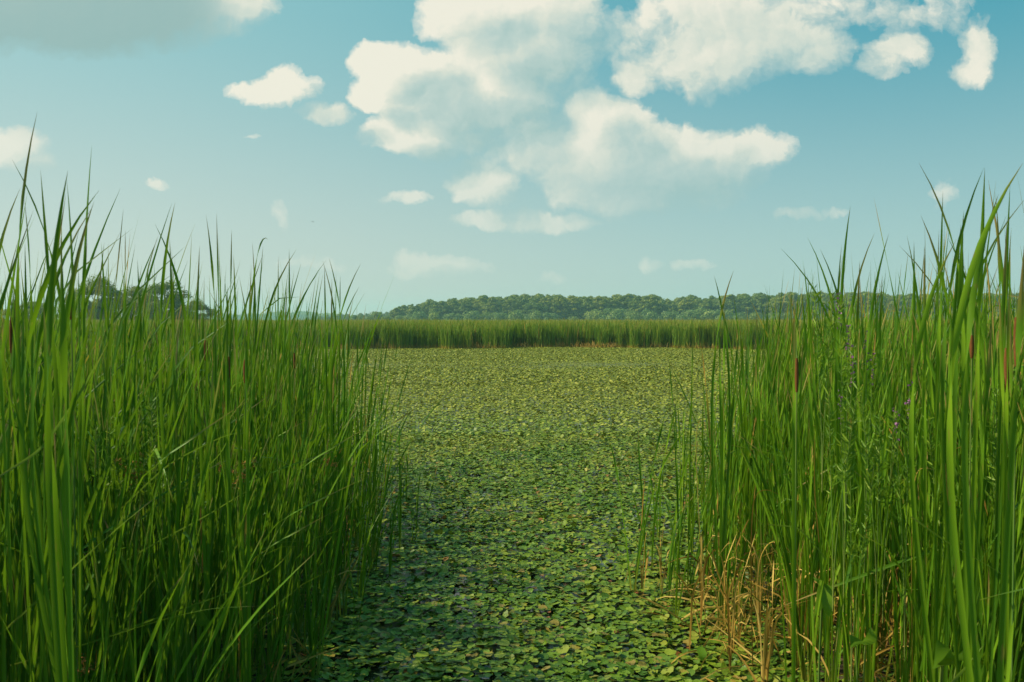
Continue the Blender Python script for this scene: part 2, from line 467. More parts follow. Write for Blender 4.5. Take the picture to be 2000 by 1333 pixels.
col = h.mix(h.smooth(yw, 7, 26), nearc, h.ramp(u, PAD_FAR))
finish(h, col, 0.5, 0.25, 0.15); M['pad_far'] = m
# water
m, h = new_mat('pond_water'); geo = h.node('ShaderNodeNewGeometry')
dw = h.smooth(h.noise(geo.outputs['Position'], 0.8, 5, 0.6), 0.40, 0.60)
sp = h.smooth(h.noise(geo.outputs['Position'], 60, 3), 0.38, 0.55)
col = h.mix(h.m('MULTIPLY', dw, sp), (0.018, 0.026, 0.010), (0.14, 0.17, 0.02))
finish(h, col, h.mix(dw, 0.08, 0.5), 0.5, bump=h.noise(geo.outputs['Position'], 8, 3), bumpd=0.01); M['water'] = m
# ground
m, h = new_mat('marsh_mud'); geo = h.node('ShaderNodeNewGeometry')
col = h.ramp(h.noise(geo.outputs['Position'], 6, 8, 0.65), [(0.3, (0.018, 0.014, 0.008)), (0.55, (0.05, 0.038, 0.018)), (0.75, (0.12, 0.085, 0.04))])
sepg = h.node('ShaderNodeSeparateXYZ'); h.l.new(geo.outputs['Position'], sepg.inputs[0])
far = h.smooth(sepg.outputs[1], 70, 140)
col = h.mix(far, col, h.mix(h.noise(geo.outputs['Position'], 0.05, 5), (0.07, 0.12, 0.03), (0.16, 0.18, 0.06)))
finish(h, col, 0.85, 0.2, bump=h.noise(geo.outputs['Position'], 25, 6), bumpd=0.03); M['mud'] = m

# ------------------------------------------------------------------ the ground and the water
BELT_Y = 66.0
def edge_left(y):   # x of the left reed bed's water edge
    return np.interp(y, [0, 4, 6, 9, 11, 13, 15, 18], [-1.15, -1.18, -1.26, -1.42, -1.75, -2.8, -4.8, -9])
def edge_right(y):
    return np.interp(y, [0, 4, 5.4, 6.2, 7.5, 9, 12, 16, 20], [1.65, 1.7, 1.7, 1.62, 1.65, 2.1, 3.3, 5.2, 9])
def belt_front(x):
    return BELT_Y + 2.0 * np.sin(x * 0.13 + 1) + 0.8 * np.sin(x * 0.29) + 0.8 * np.sin(x * 0.61) + 0.4 * np.sin(x * 1.7) + np.where(np.abs(x) > 60, (np.abs(x) - 60) * -0.2, 0)
def land_h(x, y):
    dl = edge_left(y) - x; dr = x - edge_right(y)
    near_l = np.where(y < 14.5, dl, -1); near_r = np.where(y < 17, dr, -1)
    s = np.maximum(near_l, near_r)
    s = np.maximum(s, (y - belt_front(x)) * 0.5)
    s = np.maximum(s, (-y + 0.8))
    return np.clip(s * 0.25 - 0.06, -0.45, 0.035)
xs = np.concatenate([np.linspace(-6000, -100, 24), np.linspace(-95, -14, 24), np.linspace(-13.5, 13.5, 110), np.linspace(14, 95, 24), np.linspace(100, 6000, 24)])
ys = np.concatenate([np.linspace(-3000, -10, 10), np.linspace(-5, 22, 110), np.linspace(24, 60, 14), np.linspace(61, 80, 40), np.linspace(90, 9000, 50)])
GX, GY = np.meshgrid(xs, ys, indexing='ij')
GZ = land_h(GX, GY)
nearmask = (np.abs(GX) < 14) & (GY < 22)
GZ = GZ + np.where(nearmask, rng.normal(0, 0.008, GZ.shape), 0)
ii = (np.arange(len(xs) - 1)[:, None] * len(ys) + np.arange(len(ys) - 1)[None, :])
Qg = np.stack([ii, ii + len(ys), ii + len(ys) + 1, ii + 1], -1).reshape(-1, 4)
gme = mesh_np('ground', np.stack([GX, GY, GZ], -1), Qg)
tag(link('ground', gme, M['mud']), 'dark mud under the reed beds and the flat marsh beyond', 'ground', kind='structure')
wx = np.linspace(-140, 140, 3); wy = np.linspace(-1, 72, 3)
A_, B_ = np.meshgrid(wx, wy, indexing='ij')
wme = mesh_np('water', np.stack([A_, B_, A_ * 0], -1), np.array([[0, 3, 4, 1], [1, 4, 5, 2], [3, 6, 7, 4], [4, 7, 8, 5]]))
tag(link('water', wme, M['water']), 'still green pond water between the reed beds', 'water', kind='structure')

# ------------------------------------------------------------------ floating leaves
def rosettes(cx, cy, S=10, nl=(13, 21), rad=0.122, lsize=0.035, tilt=0.16):
    """rosettes of floating leaves around (cx, cy): each leaf a cupped, ragged disc"""
    cnt = rng.integers(nl[0], nl[1], len(cx))
    idx = np.repeat(np.arange(len(cx)), cnt)
    N = len(idx)
    k = np.concatenate([np.arange(c) for c in cnt])
    frac = (k + 0.5) / cnt[idx]
    r = rad * np.sqrt(frac) * rng.uniform(0.8, 1.15, N) * rng.uniform(0.8, 1.2, len(cx))[idx]
    a = k * 2.39996 + rng.uniform(0, 6.28, len(cx))[idx]
    size = lsize * (0.5 + 0.65 * frac) * rng.uniform(0.65, 1.35, N)
    C = np.stack([cx[idx] + r * np.cos(a), cy[idx] + r * np.sin(a), 0.012 + 0.018 * (1 - frac) + rng.uniform(0, 0.022, N)], 1)
    # leaf frame
    up = np.stack([-np.cos(a) * rng.normal(0.03, tilt, N), -np.sin(a) * rng.normal(0.03, tilt, N), np.ones(N)], 1)
    up[:, :2] += rng.normal(0, tilt, (N, 2))
    wild = rng.random(N) < 0.035
    up[wild, :2] += rng.normal(0, 0.8, (wild.sum(), 2))
    up /= np.linalg.norm(up, axis=1, keepdims=True)
    C[wild, 2] += 0.02
    out = np.stack([np.cos(a), np.sin(a), np.zeros(N)], 1)
    B = np.cross(up, out); B /= np.linalg.norm(B, axis=1, keepdims=True)
    A = np.cross(B, up)
    th = np.arange(S) / S * 2 * math.pi
    rag = 1 + rng.normal(0, 0.07, (N, S))
    px = np.cos(th)[None] * rag * 0.98; py = np.sin(th)[None] * rag * (1 - 0.16 * np.cos(th))[None]
    notch = np.exp(-((th - math.pi) ** 2) / 0.12)
    px = px + 0.45 * notch[None]
    cup = rng.normal(0.10, 0.12, N)[:, None]
    rim = C[:, None] + size[:, None, None] * (px[..., None] * A[:, None] + py[..., None] * B[:, None] + (cup * (px ** 2) + rng.normal(0, 0.06, (N, S)))[..., None] * up[:, None])
    inner = C[:, None] + size[:, None, None] * 0.45 * (px[..., None] * A[:, None] + py[..., None] * B[:, None]) - up[:, None] * size[:, None, None] * 0.05
    V = np.concatenate([inner, rim], 1)              # N, 2S
    s = np.arange(S); s2 = (s + 1) % S
    q1 = np.stack([s, s + S, s2 + S, s2], -1)
    h2 = S // 2
    q2 = np.array([[j, j + 1, S - 2 - j, S - 1 - j] for j in range(0, h2 - 1)])   # fills the inner ring
    q = np.concatenate([q1, q2])
    Q = (np.arange(N)[:, None, None] * (2 * S) + q[None]).reshape(-1, 4)
    U = np.empty((N, 2 * S, 2)); U[..., 0] = rng.random(N)[:, None]; U[..., 1] = 0
    return V.reshape(-1, 3), Q, U.reshape(-1, 2)

def pond_points(y0, y1, spacing, xmax=lambda y: 0.68 * y + 1.5, jit=0.4):
    ys_ = np.arange(y0, y1, spacing * 0.87)
    out = []
    for k, y in enumerate(ys_):
        xm = xmax(y)
        x = np.arange(-xm, xm, spacing) + (k % 2) * spacing / 2
        p = np.stack([x, np.full(len(x), y)], 1)
        out.append(p)
    p = np.concatenate(out)
    p += rng.normal(0, jit * spacing * 0.5, p.shape)
    return p
def in_pond(p, m=0.3):
    x, y = p[:, 0], p[:, 1]
    inl = (x < edge_left(y) - m) & (y < 13.5)
    inr = (x > edge_right(y) + m) & (y < 16)
    return ~(inl | inr) & (y < belt_front(x) + 0.5)
p = pond_points(4.2, 17, 0.185)
p = p[in_pond(p, 0.9)]
# open patches of weed-covered water
hole = np.sin(p[:, 0] * 2.3 + 1.1 * np.sin(p[:, 1] * 1.3)) * np.sin(p[:, 1] * 1.9 + 0.7) + rng.normal(0, 0.25, len(p))
p = p[(hole < 1.35)]
inview = np.abs(p[:, 0]) / p[:, 1] < 0.62
vis = inview & (p[:, 1] > 5.15) & (p[:, 0] > edge_left(p[:, 1]) - 0.15) & (p[:, 0] < edge_right(p[:, 1]) + 0.15)
order = np.argsort(np.where(vis, p[:, 1], 999))
single = order[:300]
rest = np.setdiff1d(np.arange(len(p)), single)
GRP_PAD = 'floating leaf rosettes nearest on the pond'
protos = []
for k in range(10):
    me = mesh_np('floating_plant', *rosettes(np.zeros(1), np.zeros(1), S=12, nl=(15, 22)))
    me.materials.append(M['pad'])
    protos.append(me)
for k, i in enumerate(single):
    o = link('floating_plant', protos[k % 10], loc=(p[i, 0], p[i, 1], rng.uniform(0, 0.012)))
    o.rotation_euler.z = rng.uniform(0, 6.28)
    o.scale = (rng.uniform(0.85, 1.2),) * 3
    tag(o, 'rosette of rounded green leaves floating on the near pond, among its like', 'floating plant', GRP_PAD)
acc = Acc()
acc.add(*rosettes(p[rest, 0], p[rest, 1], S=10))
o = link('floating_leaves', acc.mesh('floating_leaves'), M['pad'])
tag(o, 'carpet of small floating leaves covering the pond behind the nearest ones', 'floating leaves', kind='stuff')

def scatter_leaves(p, size, tilt, zs, hexa=False):
    N = len(p)
    C = np.stack([p[:, 0], p[:, 1], rng.uniform(0.01, zs, N)], 1)
    band = np.exp(-((p[:, 1] - 42 - 0.06 * p[:, 0]) / 3.2) ** 2) * (0.6 + 0.4 * np.sin(p[:, 0] * .5 + np.sin(p[:, 1])))
    up = np.concatenate([rng.normal(0, 1, (N, 2)) * (tilt * (1 - 0.8 * band))[:, None], np.ones((N, 1))], 1)
    up /= np.linalg.norm(up, axis=1, keepdims=True)
    return cards(C, up, rng.uniform(0.7, 1.3, N) * size, 0.85)
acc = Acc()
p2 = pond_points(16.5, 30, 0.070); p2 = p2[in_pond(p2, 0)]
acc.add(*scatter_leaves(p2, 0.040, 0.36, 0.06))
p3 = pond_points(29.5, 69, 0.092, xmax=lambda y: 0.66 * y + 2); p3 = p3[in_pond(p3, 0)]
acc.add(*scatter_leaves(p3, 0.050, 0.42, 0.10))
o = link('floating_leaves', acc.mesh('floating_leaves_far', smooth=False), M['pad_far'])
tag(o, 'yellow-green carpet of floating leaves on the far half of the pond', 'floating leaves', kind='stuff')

# ------------------------------------------------------------------ near reed beds
def bed_points(side, y0, y1, spacing, reach):
    pts = []
    for y in np.arange(y0, y1, spacing * 0.9):
        for x in np.arange(0, reach(y), spacing):
            pts.append((x, y))
    q = np.array(pts) + rng.uniform(-0.5, 0.5, (len(pts), 2)) * spacing
    if side < 0:
        q[:, 0] = edge_left(q[:, 1]) - q[:, 0]
    else:
        q[:, 0] = edge_right(q[:, 1]) + q[:, 0]
    return q
# keep a clear space round the camera
left = bed_points(-1, 3.3, 14.0, 0.160, lambda y: 0.64 * y + 1.6 + edge_left(y) + (1.2 if y < 7 else 0.3))
right = bed_points(1, 3.1, 16.0, 0.162, lambda y: 0.64 * y + 1.6 - edge_right(y))
left = left[~((left[:, 1] < 3.2) & (left[:, 0] > -1.55))]
right = right[~((right[:, 1] < 3.6) & (right[:, 0] < 2.1))]
# thin out the back of the beds so that water glints through
def thin(q, e, side):
    d = (e(q[:, 1]) - q[:, 0]) * (1 if side < 0 else -1)
    keep = rng.random(len(q)) < np.clip(0.12 + d * (0.85 if side < 0 else 0.95), 0.12, 1) * (np.interp(q[:, 1], [3, 7, 9, 12, 14], [1, 0.85, 0.5, 0.22, 0.12]) if side < 0 else np.interp(q[:, 1], [3, 8, 12, 16], [1, 0.9, 0.5, 0.35]))
    clump = np.sin(q[:, 0] * 3.1 + np.sin(q[:, 1] * 2.2) * 1.5) * np.sin(q[:, 1] * 2.7 + 0.8 * q[:, 0])
    keep &= rng.random(len(q)) < np.clip(0.85 + 0.6 * clump, 0.3, 1)
    return q[keep]
left = thin(left, edge_left, -1); right = thin(right, edge_right, 1)
# lone plants standing out on the water
lone = []
for (px, py) in [(770,1010),(795,985),(752,950),(808,1060),(782,1075),(742,900),(730,1120),(760,1130),(815,1010),(722,1010),(700,1180),(690,1240)]:
    lone.append(ground_at(px, py) + (0,))
for (px, py) in [(1236,1165),(1270,1120),(1300,1180),(1318,1215),(1322,1120),(1345,1180),(1352,1085),(1372,1060),(1332,1010),(1390,1110),(1290,1060),(1405,1010),(1420,960),(1310,1130),(1335,1060),(1350,1010),(1360,1130),(1380,1170),(1375,990),(1340,960),(1395,930)]:
    lone.append(ground_at(px, py) + (1,))
def bed_heights(q, side):
    d = np.abs(q[:, 0])
    h = rng.normal(2.12, 0.20, len(q)) + np.where(rng.random(len(q)) < 0.22, rng.uniform(0.15, 0.55, len(q)), 0)
    if side < 0:   # tops fall towards the water
        h += np.interp(q[:, 0], [-6, -2.6, -1.9, -1.3], [0.18, 0.12, -0.06, -0.42])
    else:
        h += np.interp(q[:, 0], [1.5, 1.9, 2.5, 5], [-0.50, -0.2, 0.06, 0.22])
        h -= np.interp(q[:, 1], [2, 4], [0.22, 0])
    return np.clip(h, 1.3, 2.95)

def build_bed(q, side, mat, n_single, label, group):
    H = bed_heights(q, side)
    z = land_h(q[:, 0], q[:, 1])
    inv = (np.abs(q[:, 0]) / q[:, 1] < 0.60)
    vis_key = np.where(inv, q[:, 1], 99)
    order = np.argsort(vis_key)
    sing = order[:n_single]; rst = order[n_single:]
    prot = []
    for k in range(14):
        V, Q, U = cattail_blades(np.zeros((1, 3)), np.array([2.3]), nb=(6, 9), S=17, droop_p=0.05, wscale=0.86, spread=1.3, nodry=True)
        me = mesh_np('cattail', V, Q, U); me.materials.append(mat); prot.append(me)
    for k, i in enumerate(sing):
        o = link('cattail', prot[k % 14], loc=(q[i, 0], q[i, 1], max(z[i], -0.1)))
        o.rotation_euler = (0, 0, rng.uniform(-0.5, 0.5) + (math.pi if rng.random() < 0.25 else 0))
        s = H[i] / 2.3
        w_ = rng.uniform(0.85, 1.15)
        o.scale = (w_, w_, s)
        tag(o, label, 'cattail', group)
    a = Acc()
    base = np.stack([q[rst, 0], q[rst, 1], np.maximum(z[rst], -0.1)], 1)
    a.add(*cattail_blades(base, H[rst], nb=(6, 10), S=11, droop_p=0.08, spread=1.15))
    # short undergrowth blades
    sel = rng.random(len(q)) < 0.8
    b2 = np.stack([q[sel, 0] + rng.normal(0, 0.06, sel.sum()), q[sel, 1] + rng.normal(0, 0.06, sel.sum()), np.maximum(z[sel], -0.1)], 1)
    a.add(*cattail_blades(b2, rng.uniform(0.6, 1.9, sel.sum()), nb=(3, 6), S=8, wscale=0.9, spread=2.0))
    return a
LBL_L = 'green cattail fan of upright strap leaves in the left reed bed, among its like'
LBL_R = 'bright green cattail fan of strap leaves in the right reed bed, among its like'
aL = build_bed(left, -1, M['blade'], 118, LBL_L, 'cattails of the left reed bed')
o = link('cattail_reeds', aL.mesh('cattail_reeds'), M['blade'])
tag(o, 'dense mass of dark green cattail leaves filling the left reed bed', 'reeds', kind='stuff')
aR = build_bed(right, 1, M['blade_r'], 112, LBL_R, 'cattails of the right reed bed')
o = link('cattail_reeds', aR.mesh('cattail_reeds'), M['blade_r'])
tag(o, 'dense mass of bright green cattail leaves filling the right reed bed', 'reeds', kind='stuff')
for k, (x, y, s) in enumerate(lone):
    hh = rng.uniform(0.75, 1.25) if s == 0 else rng.uniform(0.9, 1.75)
    V, Q, U = cattail_blades(np.zeros((1, 3)), np.array([hh]), nb=(3, 6), S=12, wscale=0.85, spread=1.6)
    o = link('young_cattail', mesh_np('young_cattail', V, Q, U), M['blade'] if s == 0 else M['blade_r'], loc=(x, y, -0.05))
    tag(o, ('short young cattail shoot standing in the floating leaves off the left reed bed' if s == 0 else 'short young cattail shoot standing in the floating leaves off the right reed bed'),
        'cattail', 'young cattails off the left bed' if s == 0 else 'young cattails off the right bed')

# dead leaves round the feet of the reeds
def litter(q, n, zmax, Lr=(0.2, 0.7), w=(0.006, 0.014)):
    i = rng.integers(0, len(q), n)
    b = np.stack([q[i, 0] + rng.normal(0, .12, n), q[i, 1] + rng.normal(0, .12, n), np.maximum(land_h(q[i, 0], q[i, 1]), 0) + rng.uniform(0, zmax, n)], 1)
    Pt = lean_paths(b, rng.uniform(0, 6.28, n), rng.uniform(0.2, 1.4, n), rng.uniform(-0.2, 1.5, n), rng.uniform(*Lr, n), 6)
    Pt[..., 2] = np.maximum(Pt[..., 2], 0.012)
    return sweep(Pt, rng.uniform(*w, n), rng.uniform(0, 6.28, n)[:, None] + np.linspace(0, 2, 6)[None], rng.random(n))
a = Acc(); a.add(*litter(right, 2600, 0.22)); a.add(*litter(left, 2200, 0.2))
tg = np.array([ground_at(px_, py_) for px_, py_ in [(1450, 1240), (1500, 1290), (1560, 1290), (1620, 1300), (1410, 1190), (1560, 1220), (1640, 1240), (1700, 1290), (1760, 1310)]])
tg = np.repeat(tg, 6, 0) + rng.normal(0, .24, (len(tg) * 6, 2))
a.add(*litter(tg, 150, 0.10, (0.2, 0.6), (0.006, 0.015)))
nn_ = 150; ti = rng.integers(0, len(tg), nn_)
bb = np.concatenate([tg[ti], np.zeros((nn_, 1))], 1)
Pt = lean_paths(bb, rng.uniform(0, 6.28, nn_), np.abs(rng.normal(0, .12, nn_)), rng.normal(0.1, .3, nn_), rng.uniform(.3, 1.0, nn_), 9, rng.uniform(0, 2, nn_), rng.uniform(.5, .9, nn_))
a.add(*sweep(Pt, rng.uniform(.008, .018, nn_), rng.uniform(0, 6.28, nn_)[:, None] + np.linspace(0, 2, 9)[None], rng.random(nn_)))
tag(link('dead_reed_litter', a.mesh('dead_reed_litter'), M['dead']), 'tan litter of broken dead leaves round the feet of the reeds', 'dead leaves', kind='stuff')

# ------------------------------------------------------------------ cattails that stand out against sky and water (tip px, tip py, depth, base px shift, width m, label)
def hero(tips, Y, basepx, mat, label, extra=3, w=0.017, head=None, cat='cattail', group=None, name='cattail'):
    """tips: list of (px, py[, bend]) leaf tips of one plant; basepx: where its foot stands in the picture"""
    bx = (basepx - 1000) / F * Y
    B = np.array([bx, Y, max(float(land_h(np.array(bx), np.array(Y))), -0.1)])
    acc = Acc()
    for tp in tips:
        T_ = at(tp[0], tp[1], Y) - B
        b = tp[2] if len(tp) > 2 else 0.0
        yj = rng.uniform(-0.15, 0.15)
        T_[1] += yj
        h_ = T_[2]
        p1 = np.array([T_[0] * 0.15, yj * 0.1, h_ * 0.36]); p2_ = np.array([T_[0] * 0.68 - b * 0.62 * h_, yj * 0.5, h_ * 0.73])
        if len(tp) > 3:      # arching over: control point above the tip
            p2_ = np.array([T_[0] * 0.35, yj * 0.5, h_ * tp[3]])
        Pt = bezier(np.zeros(3), p1, p2_, T_, 26)
        # turn so that the leaf goes edge-on once near the top, as cattail leaves do
        xx = np.clip((np.linspace(0, 1, 26) - rng.uniform(0.68, 0.86) + 0.11) / 0.22, 0, 1)
        phi = (rng.uniform(-0.45, 0.45) + rng.choice([-1, 1]) * math.pi * xx * xx * (3 - 2 * xx))[None]
        u_ = rng.uniform(.2, .95, 1); u_ = np.where((u_ * 91.3) % 1 < 0.05, u_ + 0.06 / 91.3, u_)
        acc.add(*sweep(Pt[None], np.array([w * rng.uniform(0.78, 1.0)]), phi, u_, tp_=0.13))
    if extra:
        V, Q, U = cattail_blades(np.zeros((1, 3)), np.array([T_[2] * 0.78]), nb=(extra, extra + 2), S=14, nodry=True, wscale=0.7)
        acc.add(V, Q, U)
    o = link(name, acc.mesh(name), mat, loc=tuple(B))
    tag(o, label, cat, group)
    if head:
        px, y0, y1, r = head
        a_ = at(px, y1, Y) - B; b_ = at(px, y0, Y) - B
        pts = bezier(np.zeros(3), np.array([0, 0, a_[2] * .4]), a_ * np.array([.7, .7, .8]), a_, 14)
        V, Q, U = tube(pts, np.linspace(0.0045, 0.003, 14), 6)
        link('stalk', mesh_np('stalk', V, Q, U), M['stalk'], o)
        t = np.linspace(0, 1, 12)
        pr = r * np.clip(np.sin(np.clip(t, 0.03, 0.97) * math.pi) ** 0.22, 0.3, 1)
        pts2 = a_[None] + (b_ - a_)[None] * t[:, None]
        V, Q, U = tube(pts2, pr, 12)
        link('seed_head', mesh_np('seed_head', V, Q, U), M['velvet'], o)
        top = b_ + (b_ - a_) * 0.5
        V, Q, U = tube(np.linspace(b_, top, 5), np.linspace(0.0035, 0.0012, 5), 5)
        link('spike', mesh_np('spike', V, Q, U), M['stalk'], o)
    return o
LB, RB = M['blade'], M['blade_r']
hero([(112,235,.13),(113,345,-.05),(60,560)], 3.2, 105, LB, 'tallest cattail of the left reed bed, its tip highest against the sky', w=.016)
hero([(143,268,.02),(118,345),(190,520)], 3.3, 142, LB, 'second tallest cattail of the left bed, thin leaf beside the tallest', w=.014)
hero([(166,345,.1),(140,470),(95,600)], 2.7, 132, LB, 'cattail with one broad leaf bending right, below the two tallest left ones', w=.024)
hero([(24,312,-.24),(67,375,.22),(30,470)], 3.6, 62, LB, 'cattail whose two leaves cross in a tall V at the left edge', w=.016)
hero([(13,380,-.06),(0,430)], 3.4, 26, LB, 'cattail with a slender leaf reaching into the sky at the left edge', w=.015)
hero([(230,383,.36),(216,412,.30),(206,400,.16)], 3.1, 160, LB, 'cattail with a broad leaf sweeping right in a long arc, left bed', w=.021)
hero([(240,447),(205,475)], 4.6, 236, LB, 'single straight cattail leaf just right of the sweeping one', w=.016)
hero([(284,433,-.24),(306,458,.16),(262,505)], 4.4, 300, LB, 'cattail with a forked tip above the left trees', w=.016)
hero([(364,402,.12),(345,470),(388,480)], 4.3, 350, LB, 'tall pointed cattail at the middle of the left reed bed', w=.017)
hero([(389,415,-.07),(412,560)], 4.5, 400, LB, 'cattail with a narrow leaf right of the tall pointed one', w=.015)
hero([(428,418,0),(448,447,0),(440,560)], 4.6, 436, LB, 'cattail with twin upright leaf tips beside the arching leaf', w=.014)
hero([(523,468,0,1.06),(505,475),(500,520)], 4.9, 455, LB, 'cattail with one leaf arching over to the right above its neighbours', w=.013)
hero([(486,470,-.05),(470,500),(492,540)], 5.2, 470, LB, 'bunched cattail under the arching leaf in the left bed', w=.014)
hero([(541,500,0),(552,555)], 5.6, 538, LB, 'lone slim cattail against the sky, right of the arching leaf', w=.014)
hero([(588,490,.3),(570,488,0),(560,600)], 5.6, 562, LB, 'cattail with a forked top, one leaf bent right, in the left bed', w=.015)
hero([(634,505,.3),(622,528,.3)], 6.0, 575, LB, 'cattail with leaves slanting right toward its crossed neighbours', w=.015)
hero([(627,506,-.14),(650,545),(640,520)], 6.1, 640, LB, 'cattail with crossed leaf tips near the right end of the left bed', w=.015)
hero([(645,505,-.12),(668,540,0)], 6.3, 655, LB, 'upright cattail between the crossed tips and the last one', w=.015)
hero([(699,512,.22),(703,560,.24),(683,610)], 6.4, 668, LB, 'last tall cattail at the right end of the left reed bed', w=.016)
hero([(775,770,.25),(758,700),(745,660)], 7.2, 695, LB, 'short cattail leaning out over the pond from the left bed', w=.014)
hero([(910,738,.3),(800,800,.2)], 7.0, 700, LB, 'cattail with a thin leaf reaching far right over the floating leaves', w=.011, extra=1)
# right bed
hero([(1386,540,-.12),(1410,640)], 6.2, 1415, RB, 'left of the two tall cattails at the pond edge, leaf tip leaning left', w=.018)
hero([(1432,528,.15),(1425,600),(1440,650)], 6.1, 1408, RB, 'right of the two tall cattails at the pond edge, thick leaf tip', w=.021)
hero([(1510,488,-.42),(1530,560)], 5.2, 1590, RB, 'cattail with a leaf leaning far left over the far trees', w=.014)
hero([(1561,468,-.22),(1575,560)], 4.9, 1622, RB, 'cattail with a slender leaf rising left of the tall purple flower', w=.016)
hero([(1610,483,-.2),(1638,500,.04),(1560,540)], 4.6, 1632, RB, 'cattail with a thin tip beside the tall purple flower plant', w=.015)
hero([(1679,395,.07),(1643,478,.05),(1670,510)], 4.5, 1660, RB, 'cattail with a tall straight leaf, highest in the middle of the right bed', w=.016)
hero([(1727,450,.2),(1735,455,.12),(1700,540)], 4.4, 1705, RB, 'cattail with a curved tip right of the tall straight leaf', w=.017)
hero([(1740,483,-.45),(1762,462,-.1),(1795,470)], 4.4, 1790, RB, 'cattail whose leaves fan low and left in the right bed', w=.016)
hero([(1781,322,-.26),(1783,425,-.2),(1808,480)], 3.9, 1818, RB, 'cattail with a tall curved leaf leaning left, tallest left of the clump', w=.017)
hero([(1830,448,0),(1826,378),(1845,445)], 4.0, 1830, RB, 'narrow cattail just right of the tall curved one', w=.015)
hero([(1857,418,.0),(1868,468,.24),(1836,466,-.24)], 3.7, 1852, RB, 'cattail with three tips spreading like a hand', w=.020)
hero([(1900,335,0),(1922,328,.18),(1885,445)], 3.5, 1900, RB, 'cattail with two leaf tips side by side, second tallest on the right', w=.018)
hero([(1928,380,-.05),(1944,450,.0)], 3.7, 1935, RB, 'cattail with a pale blunt tip near the right edge', w=.018)
hero([(1953,365,0),(1968,392,.34),(1945,430)], 3.6, 1945, RB, 'cattail with a thin curling tip near the right edge', w=.015)
hero([(1999,318,.28),(1986,370,.16),(1990,470)], 3.1, 1950, RB, 'cattail at the right edge, its leaf leaning out of the frame', w=.024)
hero([(1310,690,-.02),(1322,780)], 7.0, 1330, RB, 'slim cattail standing leftmost in the right bed, over the floating leaves', w=.013, extra=1)
hero([(1352,640,0),(1345,700)], 6.8, 1346, RB, 'slim cattail second from the left of the right bed', w=.015, extra=1)
hero([(1484,600,0),(1500,640),(1470,690)], 6.4, 1492, RB, 'cattail right of the two tall ones at the pond edge', w=.016)
# with seed heads
hero([(128,540),(160,560)], 3.4, 142, LB, 'cattail with a red-brown seed head high in the left bed', head=(140, 583, 625, .0100))
hero([(470,620),(490,640)], 3.9, 482, LB, 'cattail with a dark brown seed head in the middle of the left bed', head=(479, 703, 748, .0095))
hero([(452,640),(430,660)], 4.1, 448, LB, 'cattail with a thin tan seed head left of the dark one', head=(447, 697, 740, .0065))
hero([(395,600),(412,640)], 4.2, 402, LB, 'cattail with a slim dark seed head behind leaves, left bed', head=(402, 665, 705, .010))
hero([(28,560),(14,600)], 4.0, 22, LB, 'cattail with a narrow reddish seed head at the left edge', head=(22, 620, 690, .008))
hero([(1545,600),(1570,620)], 3.9, 1556, RB, 'cattail with a bright rusty seed head in the left part of the right bed', head=(1556, 700, 766, .0090))
hero([(1950,560),(1975,600)], 3.3, 1966, RB, 'cattail with a long rusty seed head near the right edge', head=(1966, 680, 768, .0100))
hero([(1992,560),(1996,600)], 3.2, 1986, RB, 'cattail with a dark rusty seed head at the right edge, topmost', head=(1985, 620, 716, .0095))
hero([(1890,600),(1910,620)], 3.6, 1898, RB, 'cattail with a short orange seed head left of the two at the right edge', head=(1898, 655, 700, .009))
hero([(640,690),(655,720)], 7.0, 572, LB, 'cattail with a faded tan seed head low in the left bed', head=(575, 690, 720, .009))

# bent dry leaves among the green
def arc_leaf(pts, Y, mat, label, w=0.012, name='dry_leaf', cat='dry leaf', group=None):
    P3 = np.array([at(px, py, Y + k * 0.02) for k, (px, py) in enumerate(pts)])
    t = np.linspace(0, len(pts) - 1, 24)
    # smooth interpolation
    Pi = np.stack([np.interp(t, np.arange(len(pts)), P3[:, j]) for j in range(3)], 1)
    for _ in range(4): Pi[1:-1] = (Pi[:-2] + Pi[1:-1] * 2 + Pi[2:]) / 4
    B = Pi[0].copy()
    V, Q, U = sweep((Pi - B)[None], np.array([w]), (rng.uniform(0, 0.8) + np.linspace(0, 1.2, 24))[None], rng.random(1))
    o = link(name, mesh_np(name, V, Q, U), mat, loc=tuple(B))
    return tag(o, label, cat, group)
D = M['dead']
arc_leaf([(1380,1240),(1372,1130),(1362,960),(1358,850),(1365,820),(1376,816),(1378,850)], 6.1, D, 'tan dry leaf folded over at the top, in front of the two tall cattails', .008)
arc_leaf([(1470,1300),(1466,1080),(1470,975),(1484,958),(1505,957),(1530,972)], 4.9, D, 'pale dry leaf bowed into a low arch, left part of the right bed', .009)
arc_leaf([(1782,1333),(1780,1080),(1783,960),(1790,918),(1810,912),(1843,927)], 4.2, D, 'pale dry leaf bowed over beside the dark hollow of the right bed', .008)
arc_leaf([(1868,1100),(1850,960),(1846,888),(1872,873),(1922,872)], 3.9, D, 'orange dry leaf lying level above the dark hollow of the right bed', .010)
arc_leaf([(1400,1260),(1402,1160),(1420,1090),(1440,1040)], 6.0, D, 'rusty dry leaf rising beside the foot of the pond edge cattails', .014)
arc_leaf([(1425,1250),(1430,1150),(1442,1080),(1425,1055),(1400,1090)], 5.9, D, 'tan dry leaf bent in a hook beside the rusty one', .010)
arc_leaf([(1480,1280),(1478,1160),(1483,1090),(1500,1060),(1525,1057)], 5.6, D, 'tan dry leaf curling right beside the tawny tangle', .011)
arc_leaf([(1450,1300),(1500,1260),(1510,1250)], 5.3, D, 'yellow dry leaf lying aslant at the water edge by the right bed', .016)
arc_leaf([(1270,1170),(1282,1150),(1288,1132)], 6.9, D, 'small brown dry leaf standing up from the floating leaves', .02)
arc_leaf([(1330,1155),(1355,1140),(1380,1135)], 6.5, D, 'orange dry leaf lying level across shoots at the pond edge', .012)
